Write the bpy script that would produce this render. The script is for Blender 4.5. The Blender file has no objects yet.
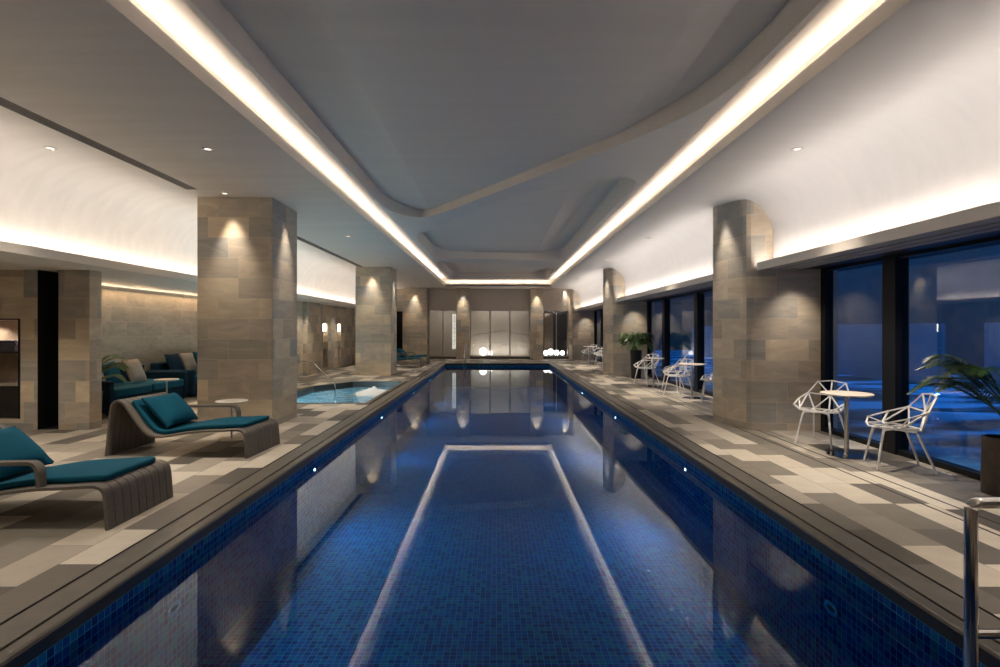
import bpy, bmesh, math, random
from mathutils import Vector, Matrix
from mathutils.geometry import tessellate_polygon
random.seed(7)
PI = math.pi
sc = bpy.context.scene
C = sc.collection

# ------------------------------------------------------------------ materials
class NT:
    """tiny helper around one material's node tree"""
    def __init__(s, name):
        s.m = bpy.data.materials.new(name); s.m.use_nodes = True
        s.t = s.m.node_tree; s.t.nodes.clear()
        s.out = s.t.nodes.new('ShaderNodeOutputMaterial')
    def n(s, typ, **kw):
        nd = s.t.nodes.new('ShaderNode' + typ)
        for k, v in kw.items():
            if k in nd.inputs.keys(): s.set(nd.inputs[k], v)
            else: setattr(nd, k, v)
        return nd
    def set(s, sock, v):
        if isinstance(v, bpy.types.NodeSocket): s.t.links.new(v, sock)
        elif isinstance(v, (tuple, list)) and len(v) == 3 and sock.type == 'RGBA': sock.default_value = (*v, 1)
        else: sock.default_value = v
    def math(s, op, a, b=0.0, c=0.0):
        nd = s.t.nodes.new('ShaderNodeMath'); nd.operation = op
        s.set(nd.inputs[0], a); s.set(nd.inputs[1], b); s.set(nd.inputs[2], c)
        return nd.outputs[0]
    def comb(s, x, y, z=0.0):
        nd = s.t.nodes.new('ShaderNodeCombineXYZ')
        for i, v in enumerate((x, y, z)): s.set(nd.inputs[i], v)
        return nd.outputs[0]
    def ramp(s, fac, stops, interp='LINEAR'):
        nd = s.t.nodes.new('ShaderNodeValToRGB'); cr = nd.color_ramp; cr.interpolation = interp
        while len(cr.elements) < len(stops): cr.elements.new(0.5)
        for e, (p, c) in zip(cr.elements, stops): e.position = p; e.color = (*c, 1)
        s.set(nd.inputs[0], fac); return nd.outputs[0]
    def mix(s, fac, a, b, mode='MIX'):
        nd = s.t.nodes.new('ShaderNodeMix'); nd.data_type = 'RGBA'; nd.blend_type = mode
        s.set(nd.inputs[0], fac); s.set(nd.inputs[6], a); s.set(nd.inputs[7], b)
        return nd.outputs[2]
    def bsdf(s, color, rough=0.5, metal=0.0, spec=0.5, bump=None, bstr=0.2, bdist=0.01, emis=None, estr=0.0, coat=0.0):
        b = s.n('BsdfPrincipled')
        s.set(b.inputs['Base Color'], color); s.set(b.inputs['Roughness'], rough); s.set(b.inputs['Metallic'], metal)
        s.set(b.inputs['Specular IOR Level'], spec); s.set(b.inputs['Coat Weight'], coat)
        if emis: s.set(b.inputs['Emission Color'], emis); s.set(b.inputs['Emission Strength'], estr)
        if bump is not None:
            bn = s.n('Bump'); s.set(bn.inputs['Height'], bump); bn.inputs['Strength'].default_value = bstr
            bn.inputs['Distance'].default_value = bdist; s.t.links.new(bn.outputs[0], b.inputs['Normal'])
        s.t.links.new(b.outputs[0], s.out.inputs[0]); return s.m
    def uv(s):
        u = s.n('UVMap'); x = s.n('SeparateXYZ'); s.t.links.new(u.outputs[0], x.inputs[0])
        return u.outputs[0], x.outputs[0], x.outputs[1]
    def noise(s, vec, scale, detail=4, rough=0.5, dist=0.0):
        nd = s.n('TexNoise'); s.set(nd.inputs['Vector'], vec); nd.inputs['Scale'].default_value = scale
        nd.inputs['Detail'].default_value = detail; nd.inputs['Roughness'].default_value = rough
        nd.inputs['Distortion'].default_value = dist; return nd.outputs[0]
    def tiles(s, u, v, lu, lv, stagger='half', grout=0.004, seed=0.0):
        """courses of height lv (along v), blocks lu long (along u): per-block randoms and a joint mask"""
        row = s.math('FLOOR', s.math('DIVIDE', v, lv))
        if stagger == 'half': off = s.math('MULTIPLY', row, 0.5)
        elif stagger == 'none': off = 0.0
        else:
            wn = s.n('TexWhiteNoise', noise_dimensions='2D'); s.set(wn.inputs['Vector'], s.comb(row, seed + 3.3)); off = wn.outputs[0]
            off = s.math('DIVIDE', s.math('FLOOR', s.math('MULTIPLY', off, 4.0)), 4.0)
        uu = s.math('ADD', s.math('DIVIDE', u, lu), off)
        col = s.math('FLOOR', uu)
        wn = s.n('TexWhiteNoise', noise_dimensions='3D'); s.set(wn.inputs['Vector'], s.comb(s.math('ADD', row, 0.5), s.math('ADD', col, 0.5), seed))
        fu = s.math('MULTIPLY', s.math('FRACT', uu), lu); fv = s.math('MULTIPLY', s.math('FRACT', s.math('DIVIDE', v, lv)), lv)
        du = s.math('MINIMUM', fu, s.math('SUBTRACT', lu, fu)); dv = s.math('MINIMUM', fv, s.math('SUBTRACT', lv, fv))
        d = s.math('MINIMUM', du, dv)
        joint = s.math('LESS_THAN', d, grout / 2)
        return wn.outputs[0], wn.outputs[1], joint

def plain(name, col, rough=0.5, metal=0.0, spec=0.5, nscale=None, namt=0.06, bstr=0.0, coat=0.0):
    t = NT(name); c = col; bump = None
    if nscale:
        g = t.n('TexCoord').outputs['Object']; nz = t.noise(g, nscale)
        lo = tuple(max(0, x * (1 - namt)) for x in col); hi = tuple(x * (1 + namt) for x in col)
        c = t.ramp(nz, [(0.3, lo), (0.7, hi)]); bump = nz if bstr else None
    return t.bsdf(c, rough, metal, spec, bump, bstr, 0.005, coat=coat)
def emit(name, col, strength):
    t = NT(name); e = t.n('Emission'); t.set(e.inputs[0], col); e.inputs[1].default_value = strength
    t.t.links.new(e.outputs[0], t.out.inputs[0]); return t.m

def stone_mat(name='stone_tile', cols=None, seed=0.0):
    t = NT(name); uvv, u, v = t.uv()
    r, rc, j = t.tiles(u, v, 0.6, 0.3, 'rand', 0.006, seed)
    cols = cols or [(0.45, 0.375, 0.285), (0.50, 0.43, 0.345), (0.60, 0.50, 0.38), (0.42, 0.385, 0.335), (0.66, 0.54, 0.395), (0.36, 0.345, 0.315), (0.55, 0.46, 0.35), (0.48, 0.42, 0.335), (0.40, 0.365, 0.31)]
    base = t.ramp(r, [(i / len(cols), c) for i, c in enumerate(cols)], 'CONSTANT')
    # wavy sediment veins, different on every block
    mp = t.n('VectorMath', operation='ADD'); t.set(mp.inputs[0], uvv)
    sc_ = t.n('VectorMath', operation='SCALE'); t.set(sc_.inputs[0], rc); sc_.inputs['Scale'].default_value = 9.0
    t.t.links.new(sc_.outputs[0], mp.inputs[1])
    st = t.n('Mapping'); t.t.links.new(mp.outputs[0], st.inputs[0]); st.inputs['Scale'].default_value = (0.8, 2.6, 1); st.inputs['Rotation'].default_value = (0, 0, 0.35)
    vein = t.noise(st.outputs[0], 2.2, 5, 0.55, 1.2)
    c2 = t.mix(0.8, base, t.ramp(vein, [(0.3, (0.44, 0.44, 0.44)), (0.5, (0.55, 0.545, 0.535)), (0.72, (0.70, 0.68, 0.65))]), 'OVERLAY')
    c3 = t.mix(j, c2, (0.62, 0.54, 0.44))
    return t.bsdf(c3, 0.45, 0, 0.35, t.math('SUBTRACT', 1.0, j), 0.25, 0.003)

def deck_mat(name='deck_tile'):
    t = NT(name); p = t.n('TexCoord').outputs['Object']; x = t.n('SeparateXYZ'); t.t.links.new(p, x.inputs[0])
    r, rc, j = t.tiles(x.outputs[1], x.outputs[0], 0.6, 0.3, 'rand', 0.004, 1.7)
    cols = [(0.10, 0.088, 0.074), (0.52, 0.46, 0.38), (0.27, 0.24, 0.20), (0.58, 0.52, 0.43), (0.15, 0.133, 0.113), (0.40, 0.355, 0.295), (0.24, 0.215, 0.18), (0.60, 0.545, 0.46), (0.20, 0.18, 0.15)]
    base = t.ramp(r, [(i / len(cols), c) for i, c in enumerate(cols)], 'CONSTANT')
    n = t.noise(p, 6, 6, 0.6); c2 = t.mix(0.25, base, t.ramp(n, [(0.3, (0.35,) * 3), (0.7, (0.62,) * 3)]), 'OVERLAY')
    c3 = t.mix(j, c2, (0.10, 0.09, 0.08))
    return t.bsdf(c3, 0.52, 0, 0.35, t.math('SUBTRACT', 1.0, j), 0.3, 0.002)

def mosaic_mat(name='blue_mosaic', cols=None, grout=(0.05, 0.34, 0.58), size=0.05):
    t = NT(name); uvv, u, v = t.uv()
    r, rc, j = t.tiles(u, v, size, size, 'none', size * 0.10)
    cols = cols or [(0.003, 0.028, 0.20), (0.004, 0.08, 0.38), (0.003, 0.05, 0.31), (0.005, 0.115, 0.42), (0.003, 0.032, 0.23), (0.005, 0.14, 0.37), (0.004, 0.065, 0.35), (0.007, 0.16, 0.31)]
    base = t.ramp(r, [(i / len(cols), c) for i, c in enumerate(cols)], 'CONSTANT')
    return t.bsdf(t.mix(j, base, grout), 0.6, 0, 0.15, t.math('SUBTRACT', 1.0, j), 0.2, 0.002)

def water_mat(name, tint, bstr=0.02, scale=1.2, extra=0.0):
    t = NT(name)
    nz = t.noise(t.n('TexCoord').outputs['Object'], scale, 3, 0.5)
    bn = t.n('Bump'); t.set(bn.inputs['Height'], nz); bn.inputs['Strength'].default_value = bstr; bn.inputs['Distance'].default_value = 0.05
    fr = t.n('Fresnel'); fr.inputs[0].default_value = 1.38; t.t.links.new(bn.outputs[0], fr.inputs['Normal'])
    tr = t.n('BsdfTransparent'); t.set(tr.inputs[0], tint)
    gl = t.n('BsdfGlossy'); gl.inputs['Roughness'].default_value = 0.015; t.set(gl.inputs[0], (0.84, 0.93, 1.0)); t.t.links.new(bn.outputs[0], gl.inputs['Normal'])
    mx = t.n('MixShader'); t.t.links.new(fr.outputs[0], mx.inputs[0]); t.t.links.new(tr.outputs[0], mx.inputs[1]); t.t.links.new(gl.outputs[0], mx.inputs[2])
    t.t.links.new(mx.outputs[0], t.out.inputs[0]); return t.m
def glass_mat(name, tint, ior=1.5):
    t = NT(name)
    gm = t.n('NewGeometry'); fr = t.n('Fresnel')
    t.set(fr.inputs[0], t.math('ADD', ior, t.math('MULTIPLY', gm.outputs['Backfacing'], 1.0 / ior - ior)))
    tr = t.n('BsdfTransparent'); t.set(tr.inputs[0], tint)
    gl = t.n('BsdfGlossy'); gl.inputs['Roughness'].default_value = 0.0; t.set(gl.inputs[0], (1, 1, 1))
    mx = t.n('MixShader'); t.t.links.new(fr.outputs[0], mx.inputs[0]); t.t.links.new(tr.outputs[0], mx.inputs[1]); t.t.links.new(gl.outputs[0], mx.inputs[2])
    t.t.links.new(mx.outputs[0], t.out.inputs[0]); return t.m

def paint_mat(name, col, streak=0.08, rough=0.6):
    t = NT(name); p = t.n('TexCoord').outputs['Object']
    mp = t.n('Mapping'); t.t.links.new(p, mp.inputs[0]); mp.inputs['Scale'].default_value = (0.5, 6.0, 3.0)
    nz = t.noise(mp.outputs[0], 1.0, 5, 0.6)
    lo = tuple(x * (1 - streak) for x in col); hi = tuple(min(1, x * (1 + streak)) for x in col)
    return t.bsdf(t.ramp(nz, [(0.3, lo), (0.7, hi)]), rough, 0, 0.3)

def fabric_mat(name, col, namt=0.15):
    t = NT(name); p = t.n('TexCoord').outputs['Object']; nz = t.noise(p, 180, 2); n2 = t.noise(p, 5, 3)
    lo = tuple(x * (1 - namt) for x in col); hi = tuple(x * (1 + namt) for x in col)
    c = t.mix(0.5, t.ramp(nz, [(0.3, lo), (0.7, hi)]), t.ramp(n2, [(0.3, lo), (0.7, hi)]))
    return t.bsdf(c, 0.85, 0, 0.15, nz, 0.15, 0.002)

M = {}
M['stone'] = stone_mat()
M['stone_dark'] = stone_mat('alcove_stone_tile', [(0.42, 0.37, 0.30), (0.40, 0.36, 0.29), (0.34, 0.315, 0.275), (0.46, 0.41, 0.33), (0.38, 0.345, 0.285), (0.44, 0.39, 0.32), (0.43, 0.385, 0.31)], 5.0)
M['deck'] = deck_mat()
M['coping'] = plain('grey_coping_stone', (0.125, 0.112, 0.095), 0.4, nscale=9, namt=0.12, bstr=0.1)
M['coping_edge'] = plain('coping_nosing', (0.10, 0.09, 0.078), 0.3, nscale=14, namt=0.12)
M['coping_face'] = plain('dark_and_shaded_face', (0.022, 0.019, 0.017), 0.35, nscale=14)  # shadow below the coping nose put into the colour; dark band in the tub
M['groove'] = plain('black_groove', (0.012, 0.011, 0.01), 0.6)
M['mosaic'] = mosaic_mat()
M['tub_mosaic'] = mosaic_mat('tub_mosaic', [(0.20, 0.42, 0.50), (0.28, 0.52, 0.60), (0.24, 0.47, 0.56), (0.18, 0.36, 0.46)], (0.4, 0.6, 0.66))
M['water'] = water_mat('pool_water', (0.40, 0.80, 0.98), 0.008, 0.9)
M['tub_water'] = water_mat('tub_water', (0.82, 0.95, 1.0), 0.7, 6.0)
M['foam'] = plain('foam_white', (0.85, 0.9, 0.92), 0.6, nscale=30, namt=0.1, bstr=0.6)
M['soffit'] = paint_mat('ceiling_paint_warm', (0.79, 0.745, 0.68), 0.05)
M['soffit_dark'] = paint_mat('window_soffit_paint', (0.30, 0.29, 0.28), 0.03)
M['cove'] = paint_mat('cove_paint', (0.68, 0.655, 0.64), 0.03)
M['cove_mid'] = paint_mat('cove_paint_mid', (0.62, 0.56, 0.49), 0.02)
M['band'] = paint_mat('recess_band_paint', (0.80, 0.73, 0.65), 0.02)
M['upper'] = paint_mat('upper_ceiling_paint', (0.78, 0.755, 0.70), 0.03, 0.5)
M['slab'] = paint_mat('recess_slab_paint', (0.74, 0.73, 0.70), 0.03)
M['fascia'] = plain('fascia_paint', (0.84, 0.77, 0.68), 0.6, nscale=4, namt=0.03)
M['end_paint'] = plain('end_wall_paint', (0.58, 0.52, 0.455), 0.6, nscale=3, namt=0.04)
M['black_frame'] = plain('black_aluminium', (0.008, 0.009, 0.012), 0.45, 0.0, 0.2)
M['glass'] = glass_mat('window_glass', (0.80, 0.87, 0.95))
M['glass_clear'] = glass_mat('partition_glass', (0.93, 0.94, 0.94))
M['steel'] = plain('stainless_steel', (0.62, 0.60, 0.57), 0.08, 1.0, nscale=20, namt=0.05)
M['brushed'] = plain('brushed_steel', (0.52, 0.49, 0.45), 0.32, 1.0)
M['white_metal'] = plain('white_lacquer', (0.80, 0.79, 0.78), 0.35, 0.0)
M['table_top'] = plain('table_laminate', (0.62, 0.56, 0.49), 0.4, nscale=12, namt=0.05)
M['rattan'] = plain('taupe_webbing', (0.14, 0.122, 0.104), 0.6, nscale=60, namt=0.14, bstr=0.2)
M['rattan_dark'] = plain('webbing_core', (0.05, 0.043, 0.037), 0.7)
M['teal'] = fabric_mat('teal_fabric', (0.004, 0.075, 0.125))
M['teal_dark'] = fabric_mat('navy_teal_fabric', (0.004, 0.022, 0.045))
M['grey_fabric'] = fabric_mat('grey_linen', (0.33, 0.28, 0.235), 0.06)
M['taupe_fabric'] = fabric_mat('taupe_linen', (0.16, 0.13, 0.11), 0.06)
M['black_pot'] = plain('black_planter', (0.012, 0.011, 0.011), 0.4, nscale=5)
M['brown_pot'] = plain('weathered_brown_planter', (0.055, 0.04, 0.03), 0.6, nscale=9, namt=0.4, bstr=0.3)
M['soil'] = plain('soil', (0.03, 0.02, 0.014), 0.9, nscale=40, namt=0.4, bstr=0.6)
M['leaf'] = plain('palm_leaf', (0.035, 0.085, 0.022), 0.4, nscale=6, namt=0.4)
M['leaf_light'] = plain('fern_leaf', (0.14, 0.24, 0.08), 0.45, nscale=6, namt=0.4)
M['stem'] = plain('palm_stem', (0.10, 0.10, 0.04), 0.5, nscale=10, namt=0.2)
M['towel'] = fabric_mat('dark_towel', (0.10, 0.10, 0.14))
M['wood'] = plain('niche_wood', (0.42, 0.32, 0.235), 0.5, nscale=8, namt=0.15)
M['wood_dark'] = plain('dark_cabinet', (0.02, 0.017, 0.014), 0.5, nscale=6, namt=0.2)
M['counter'] = plain('pale_counter', (0.42, 0.36, 0.29), 0.3, nscale=12, namt=0.05)
M['black'] = plain('black_lining', (0.004, 0.004, 0.004), 0.8)
M['vent'] = plain('bronze_vent', (0.10, 0.085, 0.07), 0.4, 0.5)
M['lamp_glow'] = emit('warm_lamp_glow', (1.0, 0.86, 0.68), 5)
M['lens'] = emit('downlight_lens', (1.0, 0.88, 0.72), 0.8)
M['pool_lamp'] = emit('pool_lamp_glow', (0.85, 0.95, 1.0), 8)
M['globe'] = emit('globe_glow', (1.0, 0.95, 0.88), 1.6)
M['led'] = emit('warm_led', (1.0, 0.72, 0.48), 1.0)
M['panel_glow'] = emit('lit_lattice_glow', (1.0, 0.92, 0.80), 0.35)
M['backdrop'] = plain('sheer_backdrop', (0.52, 0.47, 0.40), 0.7, nscale=2, namt=0.04)
M['string'] = plain('bead_string', (0.20, 0.17, 0.14), 0.4)
M['bead'] = plain('dark_bead', (0.05, 0.04, 0.035), 0.3)
M['dark_wall'] = plain('dark_back_wall', (0.045, 0.045, 0.05), 0.6, nscale=2)
M['out_wall'] = plain('outside_wall', (0.06, 0.07, 0.085), 0.8, nscale=1.2, namt=0.2)
M['out_low'] = plain('outside_low_wall', (0.15, 0.20, 0.27), 0.8, nscale=1.5, namt=0.1)

def outside_ground():
    t = NT('outside_ground'); p = t.n('TexCoord').outputs['Object']
    mp = t.n('Mapping'); t.t.links.new(p, mp.inputs[0]); mp.inputs['Scale'].default_value = (0.55, 1.5, 1)
    nz = t.noise(mp.outputs[0], 0.75, 2, 0.4, 0.6)
    c = t.ramp(nz, [(0.42, (0.02, 0.03, 0.05)), (0.50, (0.12, 0.28, 0.46)), (0.58, (0.22, 0.55, 0.85))])
    return t.bsdf(c, 0.6, 0, 0.3)
M['out_ground'] = outside_ground()

# ------------------------------------------------------------------ mesh builder
class MB:
    def __init__(s): s.bm = bmesh.new()
    def box(s, x0, x1, y0, y1, z0, z1, mat=0):
        v = [s.bm.verts.new(p) for p in ((x0, y0, z0), (x1, y0, z0), (x1, y1, z0), (x0, y1, z0), (x0, y0, z1), (x1, y0, z1), (x1, y1, z1), (x0, y1, z1))]
        for f in ((0, 3, 2, 1), (4, 5, 6, 7), (0, 1, 5, 4), (1, 2, 6, 5), (2, 3, 7, 6), (3, 0, 4, 7)):
            s.bm.faces.new([v[i] for i in f])
        return s
    def tube(s, pts, r, n=10, caps=True, r2=None):
        pts = [Vector(p) for p in pts]; rings = []
        for i, p in enumerate(pts):
            d = (pts[min(i + 1, len(pts) - 1)] - pts[max(i - 1, 0)]).normalized()
            up = Vector((0, 0, 1)) if abs(d.z) < 0.9 else Vector((1, 0, 0))
            a = d.cross(up).normalized(); b = d.cross(a)
            rr = r if r2 is None else r + (r2 - r) * i / (len(pts) - 1)
            rings.append([s.bm.verts.new(p + a * rr * math.cos(2 * PI * k / n) + b * rr * math.sin(2 * PI * k / n)) for k in range(n)])
        for q in range(len(rings) - 1):
            for k in range(n):
                s.bm.faces.new((rings[q][k], rings[q][(k + 1) % n], rings[q + 1][(k + 1) % n], rings[q + 1][k]))
        if caps: s.bm.faces.new(rings[0]); s.bm.faces.new(rings[-1])
        return s
    def lathe(s, prof, c=(0, 0), n=32):
        rings = []
        for r, z in prof:
            rings.append([s.bm.verts.new((c[0] + r * math.cos(2 * PI * k / n), c[1] + r * math.sin(2 * PI * k / n), z)) for k in range(n)])
        for q in range(len(rings) - 1):
            for k in range(n):
                s.bm.faces.new((rings[q][k], rings[q][(k + 1) % n], rings[q + 1][(k + 1) % n], rings[q + 1][k]))
        s.bm.faces.new(rings[0]); s.bm.faces.new(rings[-1]); return s
    def prism(s, poly, z0, z1, caps=True):
        a = [s.bm.verts.new((x, y, z0)) for x, y in poly]; b = [s.bm.verts.new((x, y, z1)) for x, y in poly]
        n = len(poly)
        for i in range(n): s.bm.faces.new((a[i], a[(i + 1) % n], b[(i + 1) % n], b[i]))
        if caps: s.bm.faces.new(a[::-1]); s.bm.faces.new(b)
        return s
    def sheet(s, prof, y0, y1, seg=1):
        """profile of (x, z) points extruded along Y, one-sided sheet"""
        rows = [[s.bm.verts.new((x, y0 + (y1 - y0) * k / seg, z)) for x, z in prof] for k in range(seg + 1)]
        for a, b in zip(rows, rows[1:]):
            for i in range(len(prof) - 1): s.bm.faces.new((a[i], a[i + 1], b[i + 1], b[i]))
        return s
    def flat(s, outer, holes, z):
        """horizontal polygon with holes"""
        loops = [[Vector((x, y, z)) for x, y in l] for l in [outer] + holes]
        allv = [s.bm.verts.new(p) for l in loops for p in l]
        for tri in tessellate_polygon(loops):
            try: s.bm.faces.new([allv[i] for i in tri])
            except ValueError: pass
        return s
    def band(s, loop, z0, z1, closed=True):
        a = [s.bm.verts.new((x, y, z0)) for x, y in loop]; b = [s.bm.verts.new((x, y, z1)) for x, y in loop]
        n = len(loop)
        for i in range(n if closed else n - 1): s.bm.faces.new((a[i], a[(i + 1) % n], b[(i + 1) % n], b[i]))
        return s
    def bar(s, a, b, w, h=None):
        """square bar between two points"""
        h = h or w; a = Vector(a); b = Vector(b); d = (b - a).normalized()
        up = Vector((0, 0, 1)) if abs(d.z) < 0.95 else Vector((0, 1, 0))
        r = d.cross(up).normalized() * w / 2; u = r.cross(d).normalized() * h / 2
        v = [s.bm.verts.new(p) for p in (a - r - u, a + r - u, a + r + u, a - r + u, b - r - u, b + r - u, b + r + u, b - r + u)]
        for f in ((0, 3, 2, 1), (4, 5, 6, 7), (0, 1, 5, 4), (1, 2, 6, 5), (2, 3, 7, 6), (3, 0, 4, 7)):
            s.bm.faces.new([v[i] for i in f])
        return s
    def build(s, name, mat, parent=None, smooth=False, bevel=0, recalc=True, uv=True, loc=None):
        bm = s.bm
        if recalc: bmesh.ops.recalc_face_normals(bm, faces=bm.faces)
        bm.normal_update()
        if uv:
            L = bm.loops.layers.uv.new('UVMap')
            for f in bm.faces:
                n = f.normal
                for lp in f.loops:
                    p = lp.vert.co
                    if abs(n.z) > 0.7: lp[L].uv = (p.x + 50, p.y + 50)
                    elif abs(n.x) > abs(n.y): lp[L].uv = (p.y + 50, p.z + 50)
                    else: lp[L].uv = (p.x + 50.3, p.z + 50)
        me = bpy.data.meshes.new(name); bm.to_mesh(me); bm.free()
        if smooth: me.polygons.foreach_set('use_smooth', [True] * len(me.polygons))
        me.materials.append(M[mat] if isinstance(mat, str) else mat)
        o = bpy.data.objects.new(name, me); C.objects.link(o)
        if parent: o.parent = parent
        if loc: o.location = loc
        if bevel:
            b = o.modifiers.new('Bevel', 'BEVEL'); b.width = bevel; b.segments = 3; b.limit_method = 'ANGLE'; b.angle_limit = math.radians(40)
        if smooth:
            try: me.set_sharp_from_angle(angle=math.radians(40))
            except Exception: pass
        return o
def tag(o, label=None, cat=None, group=None, kind=None):
    if label: o['label'] = label
    if cat: o['category'] = cat
    if group: o['group'] = group
    if kind: o['kind'] = kind
    return o
def empty(name, loc=(0, 0, 0), rz=0.0, label=None, cat=None, group=None, kind=None):
    o = bpy.data.objects.new(name, None); C.objects.link(o); o.location = loc; o.rotation_euler = (0, 0, rz)
    o.empty_display_size = 0.1
    return tag(o, label, cat, group, kind)
def copy_tree(o, parent=None):
    c = o.copy(); C.objects.link(c); c.parent = parent
    for ch in list(o.children): copy_tree(ch, c)
    return c
def round_poly(pts, r, n=6):
    """round the corners of a closed polygon"""
    out = []; N = len(pts)
    for i in range(N):
        p = Vector(pts[i]); a = Vector(pts[i - 1]); b = Vector(pts[(i + 1) % N])
        ra = min(r, (a - p).length * 0.45); rb = min(r, (b - p).length * 0.45)
        s = p + (a - p).normalized() * ra; e = p + (b - p).normalized() * rb
        for k in range(n + 1):
            t = k / n; q = (1 - t) ** 2 * s + 2 * t * (1 - t) * p + t * t * e
            out.append((q.x, q.y))
    return out
def cushion_mb(w, d, h, puff=0.35, n=10):
    """soft pillow: w along x, d along y, centre at origin"""
    mb = MB(); bm = mb.bm; g = {}
    for sgn in (1, -1):
        for i in range(n + 1):
            for j in range(n + 1):
                u = -1 + 2 * i / n; v = -1 + 2 * j / n
                k = ((1 - abs(u) ** 3.0) * (1 - abs(v) ** 3.0)) ** 0.5
                z = sgn * h / 2 * (puff * 0.35 + (1 - puff * 0.35) * k)
                sx = 1 - 0.05 * (1 - abs(v) ** 2) * abs(u) ; sy = 1 - 0.05 * (1 - abs(u) ** 2) * abs(v)
                g[sgn, i, j] = bm.verts.new((u * w / 2 * sx, v * d / 2 * sy, z))
        for i in range(n):
            for j in range(n):
                bm.faces.new([g[sgn, i, j], g[sgn, i + 1, j], g[sgn, i + 1, j + 1], g[sgn, i, j + 1]])
    edge = [(i, 0) for i in range(n)] + [(n, j) for j in range(n)] + [(i, n) for i in range(n, 0, -1)] + [(0, j) for j in range(n, 0, -1)]
    for k in range(len(edge)):
        a = edge[k]; b = edge[(k + 1) % len(edge)]
        bm.faces.new([g[1, a[0], a[1]], g[1, b[0], b[1]], g[-1, b[0], b[1]], g[-1, a[0], a[1]]])
    return mb

# ------------------------------------------------------------------ camera
EYE = 1.45
cam = bpy.data.cameras.new('camera'); co = bpy.data.objects.new('camera', cam); C.objects.link(co)
cam.sensor_width = 36; cam.lens = 20.16; cam.shift_x = 0.0035; cam.shift_y = -0.0045
cam.clip_start = 0.05; cam.clip_end = 300
co.location = (0, 0, EYE); co.rotation_euler = (PI / 2, 0, 0); sc.camera = co

# ------------------------------------------------------------------ setting: floor, pool, tub
PX0, PX1, PY0, PY1 = -2.15, 2.23, 0.25, 23.7        # inner edge of the coping
NOSE, BAND = 0.08, 0.29
YN, YF = -5.0, 27.1
WATER = -0.15
def rect(x0, x1, y0, y1): return [(x0, y0), (x1, y0), (x1, y1), (x0, y1)]
def grow(d): return rect(PX0 - d, PX1 + d, PY0 - d, PY1 + d)
TUB = [(-2.58, 11.0), (-2.58, 15.4), (-3.95, 15.4), (-4.62, 14.2), (-4.62, 12.6), (-5.1, 11.6), (-5.1, 11.0)]
def offset(poly, d):
    out = []; n = len(poly); area = sum(poly[i][0] * poly[(i + 1) % n][1] - poly[(i + 1) % n][0] * poly[i][1] for i in range(n))
    sg = 1 if area > 0 else -1
    for i in range(n):
        p = Vector(poly[i]); a = (p - Vector(poly[i - 1])).normalized(); b = (Vector(poly[(i + 1) % n]) - p).normalized()
        na = Vector((a.y, -a.x)) * sg; nb = Vector((b.y, -b.x)) * sg
        m = (na + nb); m = m / max(0.3, m.dot(na)); q = p + m * d; out.append((q.x, q.y))
    return out
floor_outer = [(-8.6, YN), (4.75, YN), (4.75, YF), (-8.6, YF)]
tub_hole = offset(TUB, 0.13)
# the tub reaches into the coping band of the pool; its own kerb closes the strip between them
tag(MB().flat(floor_outer, [grow(BAND + 0.005), tub_hole], 0.0).build('floor', 'deck', recalc=False), kind='structure')
# pool coping: band slab, groove, nosing
def ring(mb, o, i, z):
    n = len(o)
    a = [mb.bm.verts.new((*p, z)) for p in o]; b = [mb.bm.verts.new((*p, z)) for p in i]
    for k in range(n): mb.bm.faces.new((a[k], a[(k + 1) % n], b[(k + 1) % n], b[k]))
    return mb
tag(ring(MB(), grow(BAND + 0.006), grow(NOSE), -0.025).build('trim_1', 'groove', recalc=False), kind='structure')
mb = MB(); ring(mb, grow(BAND - 0.012), grow(NOSE + 0.022), -0.001); mb.band(grow(BAND - 0.012), -0.03, -0.001); mb.band(grow(NOSE + 0.022), -0.03, -0.001)
tag(mb.build('trim_2', 'coping', recalc=False), kind='structure')
mb = MB()
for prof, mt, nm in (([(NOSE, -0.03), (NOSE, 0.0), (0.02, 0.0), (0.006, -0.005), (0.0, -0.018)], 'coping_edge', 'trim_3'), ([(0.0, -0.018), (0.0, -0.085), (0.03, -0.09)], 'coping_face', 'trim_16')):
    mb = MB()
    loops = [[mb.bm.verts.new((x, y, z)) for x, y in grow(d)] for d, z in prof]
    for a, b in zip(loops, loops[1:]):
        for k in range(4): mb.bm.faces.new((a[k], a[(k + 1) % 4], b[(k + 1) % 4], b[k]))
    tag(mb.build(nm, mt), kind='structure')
# pool basin
BOT = -1.0
pb = MB(); x0, x1, y0, y1 = PX0 - 0.02, PX1 + 0.02, PY0 - 0.02, PY1 + 0.02
pb.band(rect(x0, x1, y0, y1), BOT, -0.08)
pb.flat(rect(x0, x1, y0, y1), [], BOT)
tag(pb.build('pool_basin', 'mosaic', recalc=True), 'swimming pool basin lined with dark blue mosaic tiles', 'pool basin', kind='structure')
wp = MB(); wp.flat(rect(x0 + 0.001, x1 - 0.001, y0 + 0.001, y1 - 0.001), [], WATER)
pw = wp.build('pool_water', 'water', recalc=False)
for p in pw.data.polygons:
    if p.normal.z < 0: p.flip()
tag(pw, 'still clear water of the long blue swimming pool between the decks', 'water', kind='stuff')

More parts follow.
